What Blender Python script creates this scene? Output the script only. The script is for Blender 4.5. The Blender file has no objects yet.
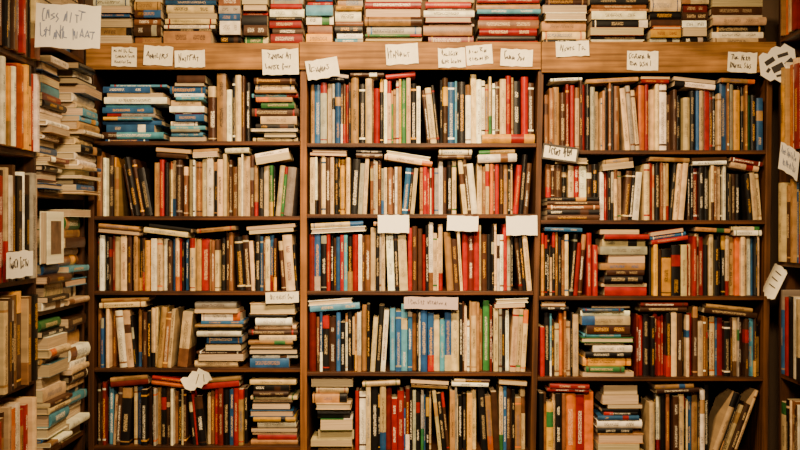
import bpy, math, random
from mathutils import Matrix, Vector
rng = random.Random(31)
scene = bpy.context.scene
col = scene.collection
S = 300.0; ZC = 1.5; CD = 3.6
def X(px): return (px-400)/S
def Z(py): return ZC+(225-py)/S

# ---------------------------------------------------------------- materials
def new_mat(name):
    m = bpy.data.materials.new(name); m.use_nodes = True
    nt = m.node_tree
    return m, nt, nt.nodes['Principled BSDF']
def mixrgb(nt, fac, a, b, blend='MIX'):
    n = nt.nodes.new('ShaderNodeMix'); n.data_type='RGBA'; n.blend_type=blend
    for sock, v in ((n.inputs[0],fac),(n.inputs[6],a),(n.inputs[7],b)):
        if isinstance(v, bpy.types.NodeSocket): nt.links.new(v, sock)
        elif isinstance(v,(int,float)): sock.default_value = v
        else: sock.default_value = (*v,1) if len(v)==3 else v
    return n.outputs[2]
def math_node(nt, op, a, b=None, c=None):
    n = nt.nodes.new('ShaderNodeMath'); n.operation = op
    for i,v in enumerate((a,b,c)):
        if v is None: continue
        if isinstance(v,(int,float)): n.inputs[i].default_value=v
        else: nt.links.new(v,n.inputs[i])
    return n.outputs[0]
def wood(name, c1, c2, scale=(3,3,60), rough=0.5, spec=0.25):
    m, nt, p = new_mat(name)
    tc = nt.nodes.new('ShaderNodeTexCoord'); mp = nt.nodes.new('ShaderNodeMapping')
    mp.inputs['Scale'].default_value = scale
    nt.links.new(tc.outputs['Object'], mp.inputs[0])
    n = nt.nodes.new('ShaderNodeTexNoise'); n.inputs['Scale'].default_value=1.0; n.inputs['Detail'].default_value=6
    nt.links.new(mp.outputs[0], n.inputs['Vector'])
    r = nt.nodes.new('ShaderNodeValToRGB')
    r.color_ramp.elements[0].position=0.36; r.color_ramp.elements[0].color=(*c1,1)
    r.color_ramp.elements[1].position=0.64; r.color_ramp.elements[1].color=(*c2,1)
    nt.links.new(n.outputs[0], r.inputs[0])
    n3 = nt.nodes.new('ShaderNodeTexNoise'); n3.inputs['Scale'].default_value=9; n3.inputs['Detail'].default_value=5
    nt.links.new(tc.outputs['Object'], n3.inputs['Vector'])
    k = math_node(nt,'MULTIPLY_ADD', n3.outputs[0], 1.6, 0.15)
    cb = nt.nodes.new('ShaderNodeCombineColor')
    for i in range(3): nt.links.new(k, cb.inputs[i])
    nt.links.new(mixrgb(nt,1.0,r.outputs[0],cb.outputs[0],'MULTIPLY'), p.inputs['Base Color'])
    b = nt.nodes.new('ShaderNodeBump'); b.inputs['Strength'].default_value=0.15
    nt.links.new(n.outputs[0], b.inputs['Height']); nt.links.new(b.outputs[0], p.inputs['Normal'])
    p.inputs['Roughness'].default_value=rough; p.inputs['Specular IOR Level'].default_value=spec
    return m
M_shelf = wood('shelf_wood',(0.026,0.009,0.003),(0.095,0.031,0.007),(4,4,90))
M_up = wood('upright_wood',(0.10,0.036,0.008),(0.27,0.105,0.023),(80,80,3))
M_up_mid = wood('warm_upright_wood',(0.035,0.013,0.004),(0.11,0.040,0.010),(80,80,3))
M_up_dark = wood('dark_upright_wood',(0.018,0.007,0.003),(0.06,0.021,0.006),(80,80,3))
M_head = wood('header_wood',(0.12,0.050,0.010),(0.32,0.150,0.036),(3,3,70),0.6,0.2)
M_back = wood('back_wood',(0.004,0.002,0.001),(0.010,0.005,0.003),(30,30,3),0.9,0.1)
M_floor = wood('floor_wood',(0.08,0.04,0.02),(0.18,0.09,0.04),(20,2,2))
def plain(name, c, rough=0.8, ns=8, var=0.15):
    m, nt, p = new_mat(name)
    tc = nt.nodes.new('ShaderNodeTexCoord')
    n = nt.nodes.new('ShaderNodeTexNoise'); n.inputs['Scale'].default_value=ns; n.inputs['Detail'].default_value=4
    nt.links.new(tc.outputs['Object'], n.inputs['Vector'])
    o = mixrgb(nt, n.outputs[0], tuple(x*(1-var) for x in c), tuple(min(1,x*(1+var)) for x in c))
    nt.links.new(o, p.inputs['Base Color']); p.inputs['Roughness'].default_value=rough
    return m
M_wall = plain('plaster',(0.12,0.07,0.035)); M_ceil = plain('ceiling_paint',(0.30,0.22,0.13))
M_card = plain('white_card',(0.84,0.77,0.58),0.7,60,0.2)
M_cardw = plain('bright_white_card',(0.92,0.88,0.76),0.7,60,0.06)
M_cardg = plain('pinkish_card',(0.50,0.37,0.34),0.7,30,0.08)
M_ink = plain('black_marker',(0.04,0.03,0.028),0.6)
M_inkb = plain('blue_marker',(0.20,0.24,0.38),0.6)
M_inkd = plain('dark_marker',(0.03,0.025,0.022),0.6)

M_cover, nt, p = new_mat('book_cover')
a1 = nt.nodes.new('ShaderNodeVertexColor'); a1.layer_name='col'
a2 = nt.nodes.new('ShaderNodeVertexColor'); a2.layer_name='ink'
uv = nt.nodes.new('ShaderNodeUVMap'); uv.uv_map='UVMap'
tuv = nt.nodes.new('ShaderNodeUVMap'); tuv.uv_map='tuv'
sx = nt.nodes.new('ShaderNodeSeparateXYZ'); nt.links.new(uv.outputs[0], sx.inputs[0])
d = math_node(nt,'ABSOLUTE', math_node(nt,'SUBTRACT', sx.outputs[0], 0.5))
win = math_node(nt,'LESS_THAN', d, 0.21)
mp = nt.nodes.new('ShaderNodeMapping'); mp.inputs['Scale'].default_value=(270,380,1)
nt.links.new(tuv.outputs[0], mp.inputs[0])
n = nt.nodes.new('ShaderNodeTexNoise'); n.inputs['Scale'].default_value=1; n.inputs['Detail'].default_value=1.5
nt.links.new(mp.outputs[0], n.inputs['Vector'])
th = math_node(nt,'GREATER_THAN', n.outputs[0], 0.49)
mask = math_node(nt,'MULTIPLY', math_node(nt,'MULTIPLY', th, win), a2.outputs['Alpha'])
n2 = nt.nodes.new('ShaderNodeTexNoise'); n2.inputs['Scale'].default_value=35; n2.inputs['Detail'].default_value=5
nt.links.new(tuv.outputs[0], n2.inputs['Vector'])
wear = math_node(nt,'MULTIPLY_ADD', n2.outputs[0], 1.4, 0.27)
cmb = nt.nodes.new('ShaderNodeCombineColor')
for i in range(3): nt.links.new(wear, cmb.inputs[i])
base = mixrgb(nt, 1.0, a1.outputs[0], cmb.outputs[0], 'MULTIPLY')
nt.links.new(mixrgb(nt, mask, base, a2.outputs[0]), p.inputs['Base Color'])
p.inputs['Roughness'].default_value=0.36; p.inputs['Specular IOR Level'].default_value=0.25
M_page, nt, p = new_mat('page_edges')
a1 = nt.nodes.new('ShaderNodeVertexColor'); a1.layer_name='col'
tuv = nt.nodes.new('ShaderNodeUVMap'); tuv.uv_map='tuv'
mp = nt.nodes.new('ShaderNodeMapping'); mp.inputs['Scale'].default_value=(600,6,1)
nt.links.new(tuv.outputs[0], mp.inputs[0])
n = nt.nodes.new('ShaderNodeTexNoise'); n.inputs['Scale'].default_value=1; n.inputs['Detail'].default_value=3
nt.links.new(mp.outputs[0], n.inputs['Vector'])
nt.links.new(mixrgb(nt, n.outputs[0], (0.10,0.05,0.02), a1.outputs[0]), p.inputs['Base Color'])
p.inputs['Roughness'].default_value=0.9

# ---------------------------------------------------------------- helpers
def mesh_obj(name, verts, faces, mat, parent=None, loc=(0,0,0)):
    me = bpy.data.meshes.new(name); me.from_pydata(verts, [], faces); me.update()
    me.materials.append(mat)
    o = bpy.data.objects.new(name, me); col.objects.link(o)
    o.location = loc
    if parent: o.parent = parent
    return o
BF = [(0,3,2,1),(4,5,6,7),(0,1,5,4),(1,2,6,5),(2,3,7,6),(3,0,4,7)]
def box(name, x0,x1,y0,y1,z0,z1, mat, parent=None, dx=0.0, bevel=0.0, org=(0,0,0)):
    ox,oy,oz = org
    cx,cy,cz = (x0+x1)/2,(y0+y1)/2,z0
    v=[(x0,y0,z0),(x1,y0,z0),(x1,y1,z0),(x0,y1,z0),(x0+dx,y0,z1),(x1+dx,y0,z1),(x1+dx,y1,z1),(x0+dx,y1,z1)]
    v=[(a-cx,b-cy,c-cz) for a,b,c in v]
    o=mesh_obj(name,v,BF,mat,parent,(cx-ox,cy-oy,cz-oz))
    if bevel:
        m=o.modifiers.new('bevel','BEVEL'); m.width=bevel; m.segments=2
    return o
def struct(o): o['kind']='structure'; return o
struct(box('floor',-1.44,1.66,-4.3,0.42,-0.1,0,M_floor))
struct(box('ceiling',-1.44,1.66,-4.3,0.42,2.75,2.85,M_ceil))
struct(box('wall_back',-1.34,1.56,0.32,0.42,0,2.75,M_wall))
struct(box('wall_left',-1.44,-1.34,-4.3,0.42,0,2.75,M_wall))
struct(box('wall_right',1.56,1.66,-4.3,0.42,0,2.75,M_wall))

# ---------------------------------------------------------------- books
PAL = {'c':(0.58,0.415,0.20),'w':(0.90,0.80,0.60),'t':(0.32,0.17,0.055),'k':(0.006,0.005,0.005),
 'd':(0.045,0.018,0.008),'r':(0.25,0.007,0.002),'m':(0.12,0.009,0.005),'o':(0.50,0.105,0.002),
 'b':(0.018,0.075,0.20),'l':(0.07,0.26,0.38),'g':(0.025,0.12,0.03),'y':(0.64,0.31,0.015),'s':(0.29,0.26,0.20),'n':(0.17,0.068,0.022)}
NAM = {'c':'cream','w':'white','t':'tan','k':'black','d':'dark brown','r':'red','m':'maroon','o':'orange',
 'b':'dark blue','l':'teal','g':'green','y':'yellow','s':'grey','n':'brown'}
LIGHT='cwyst'
SUB='ctnmkdrbosntbrgnly'
books=[]
def jit(c,a=0.32):
    k=1+rng.uniform(-a,a)
    return tuple(max(0.002,min(0.92,x*k*(1+rng.uniform(-0.08,0.08)))) for x in c)
def book_geo(r):
    w,h,d,code,hard = r['w'],r['h'],r['d'],r['c'],r['hard']
    base=jit(PAL[code]); light=code in LIGHT
    ink = rng.choice([PAL['k'],PAL['d'],PAL['k'],PAL['d'],PAL['m'],PAL['b']]) if light else rng.choice([PAL['w'],PAL['c'],PAL['y'],PAL['c']])
    acc = jit(rng.choice([PAL['d'],PAL['r'],PAL['n'],PAL['t'],PAL['o'],PAL['k'],PAL['b'],PAL['g']]) if light else rng.choice([PAL['w'],PAL['c'],PAL['t'],PAL['r'],PAL['y'],PAL['d'],PAL['s']]))
    style = rng.choice([0,0,0,4,4,5,1,1,2,3,6])
    if code in 'or': style=rng.choice([0,4,5])
    T1=rng.uniform(.4,.9); j=lambda a:(a+rng.uniform(-0.06,0.06))*h
    if style==0: lv=[(0,base,0),(j(.2),base,T1),(j(.5),base,0),(j(.66),base,T1),(j(.85),base,0)]
    elif style==1: lv=[(0,base,0),(h*.07,acc,0),(h*.10,base,T1),(j(.7),base,0),(h*.88,acc,0),(h*.91,base,0)]
    elif style==2: lv=[(0,acc,0),(j(.12),acc,.3),(j(.3),base,T1),(j(.8),base,0)]
    elif style==3: lv=[(0,base,0),(j(.12),base,T1),(j(.3),base,0),(j(.60),acc,0.0),(j(.8),base,.0)]
    elif style==5: lv=[(0,base,0),(h*.93,base,0)]
    elif style==6: lv=[(0,base,0),(h*.05,acc,0),(h*.07,base,0),(j(.3),base,T1),(j(.6),base,0),(j(.8),acc,0)]
    else: lv=[(0,base,0),(j(.2),base,T1),(j(.75),base,0)]
    zs=[l[0] for l in lv]+[h]
    t=min(0.0022 if hard else 0.0008,w*0.2)
    e=min(w*0.28,0.007) if hard else min(0.0022,w*0.15)
    n=6
    outer=[(-w/2,d)]+[(-w/2,e)]+[(-w/2+w*i/n, e*(2*i/n-1)**2) for i in range(1,n)]+[(w/2,e),(w/2,d)]
    inner=[(w/2-t,d),(w/2-t,e+t),(-w/2+t,e+t),(-w/2+t,d)]
    V=[];F=[];MI=[];C=[];I=[]
    no=len(outer)
    for z in zs:
        for x,y in outer: V.append((x,y,z))
    for k in range(len(zs)-1):
        for i in range(no-1):
            a=k*no+i; F.append((a,a+1,a+1+no,a+no)); MI.append(0)
            sp = 1<=i<=no-3
            C.append(lv[k][1] if (sp or not hard) else base)
            I.append((*ink, lv[k][2] if sp else 0.0))
    b0=len(V)
    for z in (0,h):
        for x,y in inner: V.append((x,y,z))
    def add(f):
        F.append(f); MI.append(0); C.append(base); I.append((*ink,0))
    for i in range(3):
        a=b0+i; add((a,a+1,a+5,a+4))
    top0=(len(zs)-1)*no
    def cap(ob,ib):
        add((ob+0,ob+1,ib+2,ib+3)); add((ob+no-2,ob+no-1,ib+0,ib+1))
        add(tuple([ob+i for i in range(1,no-1)]+[ib+1,ib+2]))
    cap(0,b0); cap(top0,b0+4)
    add(tuple([k*no for k in range(len(zs))]+[b0+7,b0+3]))
    add(tuple([k*no+no-1 for k in range(len(zs))]+[b0+4,b0+0]))
    ins=0.003 if hard else 0.0004
    x0,x1,y0,y1,z0,z1=-w/2+t,w/2-t,e+t,d-ins,ins,h-ins
    p0=len(V)
    V+= [(x0,y0,z0),(x1,y0,z0),(x1,y1,z0),(x0,y1,z0),(x0,y0,z1),(x1,y0,z1),(x1,y1,z1),(x0,y1,z1)]
    pc=jit((0.80,0.62,0.36),0.2)
    for f in BF:
        F.append(tuple(p0+i for i in f)); MI.append(1); C.append(pc); I.append((0,0,0,0))
    sx,sz=rng.uniform(0,50),rng.uniform(0,50)
    UV=[];T=[]
    for f,mi in zip(F,MI):
        for i in f:
            x,y,z=V[i]; UV.append(((x+w/2)/w,z/h))
            T.append((x+sx,(z if mi==0 else y+z)+sz))
    return V,F,MI,C,I,UV,T
def make_mesh(name, geos):
    V=[];F=[];MI=[];C=[];I=[];UV=[];T=[]
    for g,Mx in geos:
        off=len(V)
        V+= [tuple(Mx@Vector(v)) for v in g[0]] if Mx is not None else g[0]
        F+= [tuple(off+i for i in f) for f in g[1]]
        MI+=g[2];C+=g[3];I+=g[4];UV+=g[5];T+=g[6]
    me=bpy.data.meshes.new(name); me.from_pydata(V,[],F)
    me.materials.append(M_cover); me.materials.append(M_page)
    me.polygons.foreach_set('material_index',MI)
    cf=[];inf=[]
    for f,c,i in zip(F,C,I):
        for _ in f: cf.extend((*c,1)); inf.extend(i)
    for nm,dat in (('col',cf),('ink',inf)):
        me.color_attributes.new(nm,'FLOAT_COLOR','CORNER')
        me.color_attributes[nm].data.foreach_set('color',dat)
    for nm,dat in (('UVMap',UV),('tuv',T)):
        me.uv_layers.new(name=nm)
        me.uv_layers[nm].data.foreach_set('uv',[q for a in dat for q in a])
    me.update(); return me

RY=lambda a: Matrix.Rotation(a,4,'Y'); RZ=lambda a: Matrix.Rotation(a,4,'Z'); TR=lambda x,y,z: Matrix.Translation((x,y,z))
def rec(frame,local,w,h,d,c,state,group,hard=None,flip=False):
    r=dict(frame=frame,local=local,w=w,h=h,d=d,c=c,state=state,group=group,
           hard=(rng.random()<0.4 if hard is None else hard),flip=flip)
    books.append(r); return r
def split(total,n,lo=0.4,hi=1.8,gap=0.0004):
    a=[rng.uniform(lo,hi) for _ in range(n)]; s=sum(a)
    return [x/s*(total-gap*n)for x in a]
def codes(s,sub=SUB,p=0.19):
    if len(s)<=3: p=0
    return [ch if rng.random()>p else rng.choice(sub) for ch in s]
def upright(frame,u0,u1,z,s,h,tops,group,dep=0.003,var=0.14,lean=0.0,dj=0.040,dens=1.0,hmax=9.0,k0=1.03):
    if dens!=1.0 and len(s)>3:
        n=max(len(s),round(len(s)*dens)); s=''.join(s[int(i*len(s)/n)] if (i==0 or int(i*len(s)/n)!=int((i-1)*len(s)/n)) else rng.choice('kdnwsntrb') for i in range(n))
    cs=codes(s); hs=[min(hmax*rng.uniform(.95,1),h*(k0+rng.choice([rng.uniform(-var,var),rng.uniform(-0.02,0.08),rng.uniform(-1.6*var,0)]))) for _ in cs]
    if lean==0:
        gaps=[0.0004+(rng.uniform(0.0005,0.003) if rng.random()<0.3 else 0) for _ in cs]
        ws=split(u1-u0-sum(gaps),len(cs),lo=0.4 if len(cs)>3 else 0.85,hi=1.8 if len(cs)>3 else 1.15,gap=0); u=u0
        for w,c,hh,g in zip(ws,cs,hs,gaps):
            dd=rng.uniform(0.12,0.165); yy=dep+rng.uniform(0,dj)
            r=rec(frame,lambda r,u=u,w=w,yy=yy:TR(u+w/2,yy,z),w,hh,dd,c,'standing upright in a tight row',group)
            tops.append((u,u+w,r,z)); u+=w+g
    else:
        a=abs(lean); sg=1 if lean>0 else -1; hm=max(hs)
        tot=(u1-u0-hm*math.sin(a)-0.001*len(cs))*math.cos(a)
        ws=split(tot,len(cs)); u=u0 if lean>0 else u1
        for w,c,hh in zip(ws,cs,hs):
            dd=rng.uniform(0.12,0.165); yy=dep+rng.uniform(0,0.02)
            px=u+sg*w*math.sin(a)*math.tan(a)
            r=rec(frame,lambda r,px=px,w=w,yy=yy:TR(px,yy,z+w*math.sin(a))@RY(sg*a)@TR(sg*w/2,0,0),w,hh,dd,c,'leaning at a slant against its neighbours',group)
            q=px+sg*(w*math.cos(a)+hh*math.sin(a))
            tops.append((min(px,q),max(px,q),r,z+w*math.sin(a)))
            u+= (w/math.cos(a)+0.001)*sg
def stack(frame,u0,u1,z,s,H,group,dep=0.0,pflip=0.28,dj=0.034,yaw=1.0,lmin=0.66,sub=SUB):
    cs=codes(s,sub); ws=split(H,len(cs),0.4,1.7); zz=z
    for w,c in zip(ws,cs):
        dd=rng.uniform(0.12,0.16); ya=math.radians(rng.uniform(-yaw,yaw)); mg=0.16*abs(math.sin(ya))+0.0008
        a0,a1=u0+mg,u1-mg
        L=(a1-a0)*rng.uniform(lmin,1.0)**0.7; st=a0+(a1-a0-L)*rng.uniform(0,1)
        yy=dep+rng.uniform(0.004,dj); fl=rng.random()<pflip
        def loc(r,st=st,L=L,yy=yy,zz=zz,w=w,dd=dd,fl=fl,ya=ya):
            return TR(st+L/2,yy+(dd if fl else 0),zz+w/2)@RZ(ya+(math.pi if fl else 0))@RY(math.pi/2)@TR(0,0,-L/2)
        rec(frame,loc,w,L,dd,c,'lying flat in a stack with pages outward' if fl else 'lying flat in a stack, spine outward',group,flip=fl)
        zz+=w+0.0003
    return zz
def laid(frame,u0,u1,s,thick,tops,ceil,group,tilt=0.0,pflip=0.3,dep=0.0):
    cs=codes(s); a=math.radians(tilt); tn=math.tan(a)
    tot=sum(thick)+0.0005*len(cs)+0.004+abs(tn)*(u1-u0)
    zb=-9
    for (a0,a1,r,z) in tops:
        if a1>u0-0.004 and a0<u1+0.004:
            lim=ceil-tot-z
            if r['h']>lim: r['h']=lim*rng.uniform(0.965,1.0)
            for q in (max(a0,u0-0.002),min(a1,u1+0.002)):
                zb=max(zb,z+r['h']-tn*(q-u0))
    zb+=0.0008
    off=0
    for c,w in zip(cs,thick):
        L=(u1-u0)*(rng.uniform(0.85,1.0)); dd=rng.uniform(0.11,0.14); fl=rng.random()<pflip
        st=(u1-u0-L)*rng.random(); yy=dep+rng.uniform(0,0.012)
        def loc(r,L=L,off=off,w=w,dd=dd,fl=fl,st=st,zb=zb,yy=yy):
            return TR(u0,yy,zb)@RY(-a)@TR(st+L/2,(dd if fl else 0),off+w/2)@RZ(math.pi if fl else 0)@RY(math.pi/2)@TR(0,0,-L/2)
        rec(frame,loc,w,L,dd,c,'laid flat across the tops of upright books',group,flip=fl)
        off+=w+0.0005

FM=Matrix.Identity(4)
BT=4/S
def mid_up(py): return 541-8*(py-70)/380
def rt_up(py): return 770-5*(py-70)/380
rows={'L':[141,216,291,368,446],'M':[143,214,291,372,452],'R':[150,220,296,377,457]}
ceils={'L':[70]+[r+5 for r in rows['L']],'M':[68]+[r+5 for r in rows['M']],'R':[74]+[r+5 for r in rows['R']]}
ordn=['top','second','third','fourth','fifth']
def lim(bay,py):
    if bay=='L': return 94.5,298.8
    if bay=='M': return 308.5,mid_up(py)-4
    return mid_up(py-70)+4, rt_up(py)-4
def do_row(bay,i,segs,auto=0.9):
    base=rows[bay][i]; z=Z(base); ce=Z(ceils[bay][i]); lo,hi=lim(bay,base)
    tops=[]; grp='books on the %s shelf'%ordn[i]; busy=[]; HM=ce-z-0.007
    K=dict(hmax=HM,k0=1.07)
    for sg in segs:
        k,x0,x1,s=sg[:4]; x0=max(x0,lo); x1=min(x1,hi); u0,u1=X(x0),X(x1)
        if k=='v':
            if len(s)>=7 and rng.random()<0.65:
                m=3; xm=x1-(x1-x0)*(m+1.0)/len(s)
                upright(FM,u0,X(xm),z,s[:-m],sg[4]/S,tops,grp,dens=1.22,**K)
                upright(FM,X(xm),u1,z,s[-m:],sg[4]*0.95/S,tops,grp,lean=math.radians(rng.choice([-1,1])*rng.uniform(2,6)),**K)
            else: upright(FM,u0,u1,z,s,sg[4]/S,tops,grp,dens=1.22,**K)
        elif k=='lean': upright(FM,u0,u1,z,s,sg[4]/S,tops,grp,lean=math.radians(sg[5]),**K); busy.append((x0-1,x1+1))
        elif k=='h': stack(FM,u0,u1,z,s,sg[4]/S,grp,pflip=sg[5] if len(sg)>5 else 0.25,sub=sg[6] if len(sg)>6 else SUB,lmin=sg[7] if len(sg)>7 else .62); busy.append((x0-1,x1+1))
        elif k=='base':
            fs,fH=sg[5],sg[6]/S; zz=z
            for c,w in zip(fs,split(fH,len(fs),.8,1.2)):
                L=u1-u0-0.002
                rec(FM,lambda r,L=L,zz=zz,w=w,u0=u0:TR(u0+0.001+L/2,0.0,zz+w/2)@RY(math.pi/2)@TR(0,0,-L/2),w,L,0.2,c,'lying flat beneath a row of upright books',grp)
                zz+=w+0.0003
            upright(FM,u0,u1,zz,s,sg[4]/S,tops,grp,dens=1.1,var=0.08)
        elif k=='on':
            busy.append((x0-1,x1+1))
            laid(FM,u0,u1,s,[t/S for t in sg[4]],tops,ce,grp,tilt=sg[5] if len(sg)>5 else 0)
    x=lo+rng.uniform(0,10)
    while x<hi-24:
        w=rng.uniform(26,48); x1=min(x+w,hi-1)
        hit=[b for b in busy if b[1]>x and b[0]<x1]
        if hit:
            n0=min(b[0] for b in hit)
            if n0-x>24: x1=n0-0.5
            else: x=max(b[1] for b in hit)+0.5; continue
        if rng.random()<auto:
            nb=rng.choice([1,2,2]); 
            laid(FM,X(x),X(x1),''.join(rng.choice('tdkcwnrckdwb') for _ in range(nb))+'',[rng.uniform(2.6,4.8)/S for _ in range(nb)],tops,ce,grp,tilt=rng.uniform(-7,7))
        x=x1+rng.uniform(1,9)
do_row('L',0,[('h',99,166,'blwklsblkwbl',58,.05,'blkw',.5),('h',167,205,'blslwbmwclwbsd',67,.05,'blsw',.6),('v',206,249,'dwkcdk',60),('h',250,298,'ckwkcdktwkcd',64,.25)],0)
do_row('L',1,[('v',96,119,'ndkt',56),('lean',119,152,'kdkd',54,-10),('v',153,298,'tkccdcwnckcctdcwcdkcgkcgs',56),
  ('on',155,190,'dt',[5,4],-4),('on',192,221,'wt',[5,3],3),('on',222,250,'w',[5],2),('on',256,291,'cw',[7,4],10)])
do_row('L',2,[('v',96,120,'dkdmk',57),('v',120,150,'kktkdk',58),('v',150,166,'wcw',59),('v',166,200,'dcckdct',56),('v',200,209,'r',58),('v',209,255,'tckdncdk',56),('v',255,298,'ktckdkcd',57),
  ('on',97,140,'dt',[5,4],-5),('on',142,190,'ck',[5,4],-7),('on',196,240,'t',[4],5),('on',246,296,'tk',[4,4],4)])
do_row('L',3,[('v',96,136,'ndctkcw',56),('v',136,176,'cdkcctnc',56),('lean',176,192,'c',52,6),('h',193,243,'ctdkcwktbwcs',66,.35),('h',246,298,'cwkctcdcwkc',65,.4),
  ('on',98,150,'ct',[5,4],2)])
do_row('L',4,[('v',96,132,'dmktcdk',57),('v',132,170,'ckdktkd',57),('v',170,206,'wkcdkrk',55),('v',206,246,'ckmkdtk',56),('h',248,298,'tkcdwctkccdkc',66,.3),
  ('on',110,148,'mt',[5,4],5),('on',150,190,'or',[5,4],-7),('on',200,243,'rt',[6,4],5)])
do_row('M',0,[('v',310,343,'wscswd',61),('v',343,372,'dktkc',59),('v',372,440,'dkwcdkcdckwkcd',60),('v',440,466,'kblkk',59),('v',466,482,'wcw',62),('base',482,535,'wcwdcrtkrd',54,'y',9),
  ('on',350,384,'d',[4],0)],0.6)
do_row('M',1,[('v',310,370,'cdctckcwcksc',57),('v',370,420,'ccdkckwcbkc',54),('v',420,478,'tkcrodkcwdc',55),('v',478,534,'ccodrtkcrkd',56),
  ('on',384,434,'cw',[5,4],-9),('on',437,475,'dw',[4,5],0),('on',478,517,'wt',[8,4],2)])
do_row('M',2,[('v',309,336,'mkrkd',58),('v',336,362,'blksw',61),('v',362,408,'cckscckw',63),('v',408,418,'rd',57),('v',418,463,'dkwckccdt',59),('v',463,480,'rmr',62),('v',480,533,'ckkcwkskckd',60),
  ('on',310,366,'wc',[5,5],3),('on',372,410,'t',[4],-3)],.6)
do_row('M',3,[('v',309,345,'mdkdbk',56),('v',345,390,'wckwckckw',61),('v',390,408,'lbl',62),('v',408,440,'bkwkbc',60),('v',440,470,'cckdcw',59),('v',470,490,'tdnt',62),('v',490,530,'ccskwccc',64),
  ('on',308,360,'lw',[6,5],4),('on',404,440,'d',[4],-4)],.6)
do_row('M',4,[('h',310,354,'tckddctck',74,.4),('v',355,386,'cckkc',62),('v',386,404,'mrr',60),('v',404,450,'ckskckcdkc',60),('v',450,500,'tckkccdtk',57),('v',500,527,'cdktc',62),
  ('on',362,404,'c',[5],3),('on',410,450,'td',[4,4],-3)])
do_row('R',0,[('v',546,580,'ntdmrc',59),('v',580,640,'dksccktkwcsc',61),('v',640,668,'wccw',64),('v',668,700,'dkckb',56),('v',700,764,'cdkckscdktkb',61),
  ('on',586,640,'t',[4],3),('on',672,716,'wk',[5,4],-6),('on',717,757,'t',[4],-3)],.5)
do_row('R',1,[('base',547,600,'kdkckwdk',34,'dkndk',23),('v',602,645,'wksccdkw',58),('v',645,690,'cckwctkcc',60),('v',690,712,'kmkk',59),('v',712,764,'cckwcdkcck',58),
  ('on',603,636,'wt',[6,4],6),('on',645,690,'t',[4],-2),('on',730,762,'cm',[6,4],-10)])
do_row('R',2,[('v',542,588,'dkckknckrd',58),('v',588,598,'rr',58),('h',600,650,'rnkdtkckrd',67,.2),('v',652,690,'kdnkcr',50),('v',690,764,'cckkwkcctckcwkcd',57),
  ('on',652,690,'rbr',[4,4,4],8),('on',692,731,'t',[4],-3),('on',732,762,'wc',[5,4],0)])
do_row('R',3,[('v',541,580,'rkdcrckc',58),('h',581,635,'cgykwkgcdcwbt',71,.3),('v',638,660,'mkkr',59),('v',660,690,'wkcdkc',60),('v',690,700,'rd',62),('v',700,764,'cdkcrkdckdrkt',58),
  ('on',640,690,'dm',[5,4],0),('on',704,758,'dt',[5,4],-6)])
do_row('R',4,[('v',540,566,'kdckn',60),('v',566,595,'oro',67),('h',598,647,'cctkwcdkcct',71,.4),('v',650,712,'cwkskckcbkwk',62),('lean',712,764,'ckcdc',60,20),
  ('on',656,700,'dt',[4,4],2)],.6)
for x0,x1,s,H in [(92,131,'wtkbdwc',52),(132,161,'tdkbtkc',64),(162,216,'tkwcdcbtn',58),(217,240,'kwdsctd',66),(241,267,'gdkrdcwb',68),(268,304,'rdtkwrdw',60),
   (305,333,'bnwlrbck',64),(334,363,'lwkbwlbd',52),(364,422,'dckwtorlck',58),(423,475,'rtkrwdrck',60),(476,541,'rkrdrdtrmk',62),
   (542,589,'kdtwkdlc',60),(590,649,'wkrkwtdkcb',58),(650,682,'oyodkccm',60),(683,710,'kdwdsck',54),(711,768,'cwkcwdtbk',58)]:
    stack(FM,X(x0)+0.0002,X(x1)+0.002,Z(43),s,H/S,'books stacked on top of the bookcase',dep=-0.003,pflip=0.2,dj=0.035,lmin=0.84,yaw=0.6)

XL=-1.05; XR=1.26; YB=-0.49
FL=TR(XL,0,0)@RZ(math.pi/2); FR=TR(XR,0,0)@RZ(-math.pi/2)
gl='books in the side bookcase'
def H_(z): return ZC+z
for z,arr in ((0.098,[(-0.475,-0.265,'kbwmlwmcbkwctlbwkmsrkbw',0.40,-0.04),(-0.258,-0.028,'cbdwlcwnkcbwtlbcwkdwk',0.41,-0.075)]),
              (-0.25,[(-0.475,-0.265,'wkctw',0.135,-0.045),(-0.258,-0.028,'cwlcbwcktgw',0.30,-0.035)]),
              (-0.68,[(-0.475,-0.265,'cwbwkcdcwltcwkg',0.40,-0.055),(-0.258,-0.028,'cwkwlkcdcwwtbd',0.39,-0.035)]),
              (0.55,[(-0.475,-0.265,'tcndkrk',0.20,-0.02),(-0.258,-0.028,'cnktkcd',0.22,-0.02)])):
    for u0,u1,s,H,dp in arr:
        zt=stack(FL,u0,u1,H_(z),s,H,gl,dep=dp,dj=0.05,pflip=0.25,lmin=0.62,sub='kbdwlnw',yaw=2.2)
        if z==-0.25 and u0<-0.4: zface=zt
rf=rec(FL,lambda r:TR(-0.295,-0.012,zface+0.0005)@RZ(math.pi/2),0.022,0.155,0.16,'w','standing with its front cover facing out',gl,hard=True)
rf['face']=True
for z,s,h in ((0.47,'rtmwdrkcdtmorkdtmrrdkc',0.20),(0.209,'owcrowyrcowrwoywrwoyyrw',0.22),(-0.15,'cdnkcdcktdcrdcwdkrwkdc',0.28),(-0.44,'kddbkcdkdnkdbcdkndckdk',0.24),(-0.70,'ccotctncdcctdcowwtrcwd',0.20)):
    upright(FL,-1.13,YB-0.013,H_(z),s,h,[],gl,var=0.05,dep=-0.028,dj=0.02)
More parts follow.
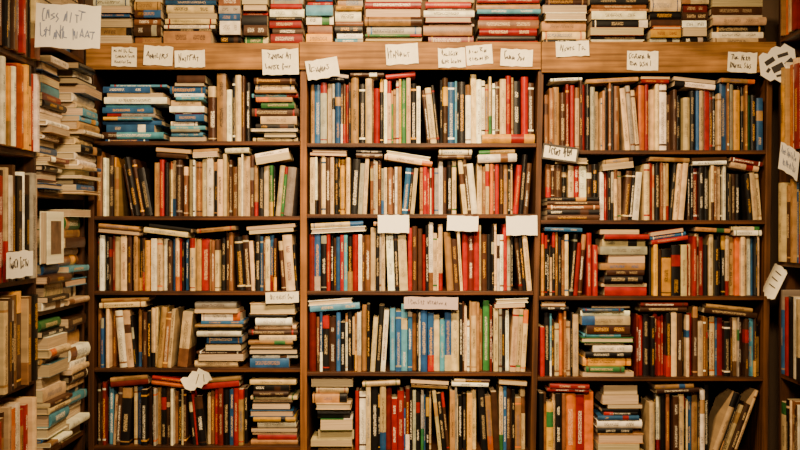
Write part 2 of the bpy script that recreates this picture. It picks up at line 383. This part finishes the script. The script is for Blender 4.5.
for z,s,h in ((0.62,'rcorcrdkcdncrdkcwdnc',0.20),(0.24,'ywtocrwcotcdkncdktcd',0.27),(-0.12,'cwdtwkscwkdctkdcwkdn',0.25),(-0.49,'swkwcswdcwkdcskcndkc',0.26),(-0.80,'cwkcncdwcdkcncdktcdc',0.22)):
    upright(FR,0.03,0.60,H_(z),s,h,[],gl,var=0.05,dep=-0.015,dj=0.02)

def proj(v): 
    dd=max(0.1,v.y+CD)
    k=S*CD/dd
    return 400+v.x*k, 225-(v.z-ZC)*k
for r in books:
    r['M']=r['frame']@r['local'](r)
    w,h,d=r['w'],r['h'],r['d']; y=d if r['flip'] else 0
    P=[proj(r['M']@Vector((a,y,b))) for a in(-w/2,w/2) for b in (0,h)]
    x0=max(0,min(q[0] for q in P));x1=min(800,max(q[0] for q in P));y0=max(0,min(q[1] for q in P));y1=min(450,max(q[1] for q in P))
    r['A']=max(0,x1-x0)*max(0,y1-y0)
    if r.get('face'): r['A']=1e9
books.sort(key=lambda r:-r['A'])
NI=300
for r in books[:NI]:
    me=make_mesh('book',[(book_geo(r),None)])
    o=bpy.data.objects.new('book',me); col.objects.link(o); o.matrix_world=r['M']
    o['label']='%s %s %s'%(NAM[r['c']],'hardback book' if r['hard'] else 'paperback book',r['state'])
    o['category']='book'; o['group']=r['group']
    if r.get('face'):
        xx=-r['w']/2-0.0005; d_,h_=r['d'],r['h']
        mesh_obj('cover_picture',[(xx,d_*.2,h_*.18),(xx,d_*.8,h_*.18),(xx,d_*.8,h_*.82),(xx,d_*.2,h_*.82)],[(0,1,2,3)],plain('cover_print',(0.12,0.07,0.04),0.5,40,0.9),o)
me=make_mesh('assorted_books',[(book_geo(r),r['M']) for r in books[NI:]])
o=bpy.data.objects.new('assorted_books',me); col.objects.link(o)
o['kind']='stuff'; o['label']='assorted thin secondhand books packed among the shelves'; o['category']='books'
print('BOOKS',len(books))

# ---------------------------------------------------------------- main bookcase
def empty(name,loc,label,cat):
    e=bpy.data.objects.new(name,None); col.objects.link(e); e.location=loc; e.empty_display_size=0.1
    e['label']=label; e['category']=cat; return e
bc=empty('bookcase',(0,0,0),'wide brown wooden bookcase crammed with secondhand books','bookcase')
ztop=Z(43)-0.0005
def xz(c1,p1,c2,p2,z):
    py=225-(z-ZC)*S
    return X(c1+(c2-c1)*(py-p1)/(p2-p1))
def upr(c1,p1,c2,p2,wpx,mat):
    xb=xz(c1,p1,c2,p2,0.0); xt=xz(c1,p1,c2,p2,Z(46)); w=wpx/S
    box('upright',xb-w/2,xb+w/2,0.0,0.29,0,Z(46),mat,bc,dx=xt-xb,bevel=0.0015)
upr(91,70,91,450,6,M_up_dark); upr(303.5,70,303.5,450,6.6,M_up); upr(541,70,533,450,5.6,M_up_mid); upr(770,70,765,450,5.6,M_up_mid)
for bay in 'LMR':
    zs=[Z(r) for r in rows[bay]]+[0.42,0.10]
    for z in zs:
        py=225-(z-ZC)*S
        lo,hi = (94.1,300.1) if bay=='L' else (306.9,mid_up(py)-3) if bay=='M' else (mid_up(py)+3, rt_up(py)-3)
        box('shelf',X(lo),X(hi),0.0,0.285,z-BT-0.0003,z-0.0003,M_shelf,bc,bevel=0.0012)
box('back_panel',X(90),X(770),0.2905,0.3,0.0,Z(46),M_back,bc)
box('top_panel',X(86),X(775),0.0,0.30,Z(46),ztop,M_shelf,bc)
for a,b in ((87,299.2),(299.8,540.5),(541.2,775)):
    box('header_board',X(a),X(b),-0.013,-0.0005,Z(70 if a<541 else 73),Z(42.5)-(0.004 if a<290 else 0),M_head,bc,bevel=0.0015)
box('plinth',X(95),X(761),0.02,0.04,0,0.08,M_shelf,bc)

def sidecase(xf,sgn,bays,label):
    e=empty('side_bookcase',(xf,0,0),label,'bookcase'); org=(xf,0,0)
    xa,xb=sorted((xf,xf+sgn*0.27)); H=2.35
    ys=sorted({b[0] for b in bays}|{b[1] for b in bays})
    def bx(n,x0,x1,ya,yb,z0,z1,m): return box(n,x0,x1,ya,yb,z0,z1,m,e,org=org,bevel=0.0012)
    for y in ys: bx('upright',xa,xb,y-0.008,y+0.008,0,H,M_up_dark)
    for ya,yb,zs in bays:
        for z in zs+[-1.1,-1.4]:
            bx('shelf',xa,xb,ya+0.0085,yb-0.0085,ZC+z-0.0155,ZC+z-0.0003,M_shelf)
    xw=xf+sgn*0.27
    bx('back_panel',min(xw,xw+sgn*0.008),max(xw,xw+sgn*0.008),ys[0],ys[-1],0,H,M_back)
    bx('top_panel',xa,xb,ys[0]-0.008,ys[-1]+0.008,H+0.0003,H+0.02,M_shelf)
sidecase(XL,-1,[(YB,-0.010,[0.55,0.098,-0.25,-0.68]),(-1.15,YB,[0.47,0.209,-0.15,-0.44,-0.70])],'dark wooden bookcase with stacked and upright books')
sidecase(XR,1,[(-0.62,-0.014,[0.62,0.24,-0.12,-0.49,-0.80])],'narrow dark wooden bookcase against the side wall')

# ---------------------------------------------------------------- labels
GL=[[(0,0),(0,1),(.7,.85),(0.1,.5),(.8,.0)],[(0,1),(.1,0),(.75,.1)],[(.8,.9),(.2,1),(0,.5),(.2,0),(.8,.15)],[(0,1),(.9,.95),(.45,.95),(.4,0)],
    [(0,0),(.4,1),(.85,0),(.6,.4),(.2,.4)],[(.4,1),(.38,0)],[(.75,1),(.1,.8),(.7,.35),(.0,.0)],[(0,0),(.05,1),(.8,0),(.8,1)],[(.1,.5),(.8,.55),(.4,1),(.05,.5),(.4,0),(.85,.1)],
    [(0,1),(.1,0),(.1,.5),(.7,.55),(.75,1),(.7,0)],[(0,.6),(.3,0),(.5,.6),(.7,0),(1,.7)],[(.1,0),(.3,.6),(.5,.0),(.7,.5),(.9,0)]]
def scribble(w,h,lines,seed,sc=1.0):
    r=random.Random(seed); out=[]
    lh=h/(lines+0.5); cap=r.uniform(.42,.58)*sc
    for li in range(lines):
        yb=h/2-lh*(li+1)-lh*0.02; x=-w/2+w*r.uniform(0.07,0.16); end=w/2-w*r.uniform(0.06,0.2); sl=r.uniform(-.04,.04)
        while x<end-lh*0.3:
            for q in range(r.randint(3,8)):
                lw=lh*r.uniform(0.14,0.32)
                if x+lw>end: break
                hh=lh*cap*(1.25 if q==0 else r.uniform(.5,1.0)); yj=lh*r.uniform(-.06,.07)+sl*x+lh*.1
                out.append([(x+(a+r.uniform(-.22,.22))*lw,yb+yj+(b+r.uniform(-.18,.18))*hh) for a,b in r.choice(GL)]); x+=lw*r.uniform(1.0,1.3)
            x+=lh*0.25
    return out
def card(name,M,w,h,lines,label,cat,seed,inkm=M_ink,mat=M_card,curl=0.003,lw=0.0018,extra=None,shape=None,sc=1.0):
    nseg=8; V=[];F=[]
    rr=random.Random(seed+7)
    f=lambda x:-curl*(2*x/w)**2
    jag=[(rr.uniform(-1,1)*h*0.03,rr.uniform(-1,1)*h*0.03) for _ in range(nseg+1)]
    if shape: jag=[(a*h,b*h) for a,b in shape]
    for t in (0,0.0008):
        for k in range(nseg+1):
            x=-w/2+w*k/nseg
            V+=[(x,f(x)+t,-h/2+jag[k][0]),(x,f(x)+t,h/2+jag[k][1])]
    m=2*(nseg+1)
    for k in range(nseg):
        a=2*k; F.append((a,a+2,a+3,a+1)); F.append((m+a,m+a+1,m+a+3,m+a+2))
        F.append((a,m+a,m+a+2,a+2)); F.append((a+1,a+3,m+a+3,m+a+1))
    F.append((0,1,m+1,m)); F.append((2*nseg,m+2*nseg,m+2*nseg+1,2*nseg+1))
    o=mesh_obj(name,V,F,mat); o.matrix_world=M
    o['label']=label; o['category']=cat
    V=[];F=[]
    def seg(p,q,wd):
        dx,dz=q[0]-p[0],q[1]-p[1]; L=math.hypot(dx,dz) or 1; nx,nz=-dz/L*wd/2,dx/L*wd/2; ex,ez=dx/L*wd/3,dz/L*wd/3
        b=len(V)
        for x,z in ((p[0]-ex+nx,p[1]-ez+nz),(p[0]-ex-nx,p[1]-ez-nz),(q[0]+ex-nx,q[1]+ez-nz),(q[0]+ex+nx,q[1]+ez+nz)):
            V.append((x,f(x)-0.0006,z))
        F.append((b,b+1,b+2,b+3))
    for pl in (scribble(w,h,lines,seed,sc) if lines else []):
        for p_,q_ in zip(pl,pl[1:]): seg(p_,q_,lw)
    if extra:
        for p_,q_,wd in extra: seg((p_[0]*w,p_[1]*h),(q_[0]*w,q_[1]*h),wd*h)
    if V: mesh_obj('handwriting' if lines else 'printed_picture',V,F,inkm,o)
    return o
def mcard(x0,y0,x1,y1,lines,label,seed,rot=0,y=-0.0155,**kw):
    M=TR(X((x0+x1)/2),y,Z((y0+y1)/2))@RY(math.radians(rot))
    return card('shelf_label',M,(x1-x0)/S,(y1-y0)/S,lines,label,'label',seed,**kw)
hl='cream handwritten paper label on the header board'
for i,(a,b,c,d_,ln,rt,lw) in enumerate([(113,48,138,67,3,1,.0016),(145,47,174,66,1,3,.0028),(176,51,206,68,1,-1,.0025),(263,50,299,75,2,-2,.0030),(386,45,418,65,1,-3,.0025),
   (438,49,465,68,2,-2,.0025),(466,46,492,65,2,-4,.0025),(500,50,532,67,1,3,.0034),(555,42,588,57,1,-2,.0025),(626,52,657,71,2,1,.0024),(726,53,755,73,2,3,.0024)]):
    mcard(a,b,c,d_,ln,hl,200+i,rt,lw=lw,curl=0.002+0.0015*(i%3))
mcard(307,60,339,79,1,'tilted white handwritten card taped over the upright',230,-10,y=-0.02,lw=0.0026)
mcard(542,146,577,161,1,'white card with bold black lettering on the shelf edge',231,8,y=-0.012,lw=0.004,inkm=M_inkd,sc=1.5,
  extra=[((-.48,-.46),(.48,-.46),.12),((-.48,.46),(.48,.46),.12),((-.49,-.46),(-.49,.46),.12),((.49,-.46),(.49,.46),.12)])
el='blank white paper label hanging from the shelf edge'
mcard(378,215,409,233,0,el,3,0,y=-0.006,mat=M_cardw); mcard(447,216,478,231,0,el,4,2,y=-0.006,mat=M_cardw); mcard(506,216,537,235,0,el,5,-1,y=-0.006,mat=M_cardw)
mcard(404,297,458,309,1,'pinkish white printed card strip on the shelf edge',240,1,y=-0.006,mat=M_cardg,lw=0.0013)
mcard(266,292,299,303,1,'narrow cream paper label on the shelf edge',241,-2,y=-0.006,lw=0.0013)
mcard(184,371,212,387,0,'crumpled white paper slip hanging from the shelf',142,-28,y=-0.018,curl=0.008,
  shape=[(.35,0),(.1,.05),(0,-.1),(.12,.0),(-.1,.12),(.05,-.05),(0,.1),(.1,-.2),(.05,-.45)],
  extra=[((-.1,-.2),(.15,.25),.05),((.2,-.3),(.3,.1),.05)])
mcard(755,50,791,84,0,'crumpled white leaflet with a black printed picture',0,-6,y=-0.045,inkm=M_inkd,mat=M_cardw,
  shape=[(.25,-.2),(.15,-.1),(.05,-.15),(.1,0),(0,.05),(-.05,0),(.1,.1),(.05,.0),(.2,-.1)],
  extra=[((-.3,.08),(-.12,.18),.14),((-.1,-.12),(.1,-.04),.2),((.05,.25),(.28,.3),.1),((-.05,-.32),(.22,-.28),.07),((.25,.0),(.38,.1),.14),((-.25,-.1),(-.3,-.16),.09)])
mcard(763,264,778,298,0,'curled white paper slip tilted on the upright',143,26,y=-0.03,curl=0.010,
  shape=[(.22,-.02),(.1,-.0),(.1,-.02),(0,0),(.03,0),(-.03,.0),(.0,-.05),(.0,-.03),(.05,-.12)],
  extra=[((-.2,.3),(.25,.25),.03),((-.25,.1),(.2,.05),.03),((-.2,-.12),(.25,-.16),.03)])
k=S*CD/(CD-0.60)
x0,x1=(36-400)/k,(101-400)/k; zt,zb=ZC+(225-5)/k,ZC+(225-48)/k
card('aisle_sign',TR((x0+x1)/2,-0.60,(zt+zb)/2)@RY(math.radians(2)),x1-x0,zt-zb,2,'large white handwritten sign projecting from the bookcase','sign',253,inkm=M_inkb,mat=M_cardw,curl=0.005,lw=0.0030,sc=1.3)
card('shelf_label',TR(XL+0.036,-0.725,ZC-0.105)@RZ(math.pi/2),0.2,0.07,1,'white handwritten label on the side bookcase shelf edge','label',251,mat=M_cardw,lw=0.0035)
card('shelf_label',TR(XR-0.034,-0.21,ZC+0.20)@RZ(-math.pi/2)@RY(0.3),0.17,0.085,2,'white card with blue handwriting on shelf edge','label',252,inkm=M_inkb,mat=M_cardw,lw=0.003,curl=0.006)

# ---------------------------------------------------------------- lights, world, camera
def area(name,loc,tgt,size,power,colr,spread=180):
    l=bpy.data.lights.new(name,'AREA'); l.shape='RECTANGLE'; l.size=size[0]; l.size_y=size[1]; l.energy=power; l.color=colr
    l.spread=math.radians(spread)
    o=bpy.data.objects.new(name,l); col.objects.link(o); o.location=loc
    o.rotation_euler=(Vector(tgt)-Vector(loc)).to_track_quat('-Z','Y').to_euler(); return o
area('ceiling_light',(0.08,-1.35,2.7),(0.06,0,1.25),(0.6,0.15),46,(1.0,0.68,0.34),112)
area('room_light',(0.1,-3.4,2.6),(0.02,0,1.38),(0.5,0.3),14,(1.0,0.71,0.40),56)
w=bpy.data.worlds.new('world'); scene.world=w; w.use_nodes=True
w.node_tree.nodes['Background'].inputs[0].default_value=(1.0,0.66,0.36,1); w.node_tree.nodes['Background'].inputs[1].default_value=0.008
cam=bpy.data.cameras.new('camera'); co=bpy.data.objects.new('camera',cam); col.objects.link(co)
co.location=(0,-CD,ZC); co.rotation_euler=(math.pi/2,0,0); cam.lens=36*CD/(800/S); cam.sensor_width=36; cam.clip_start=0.05
scene.camera=co
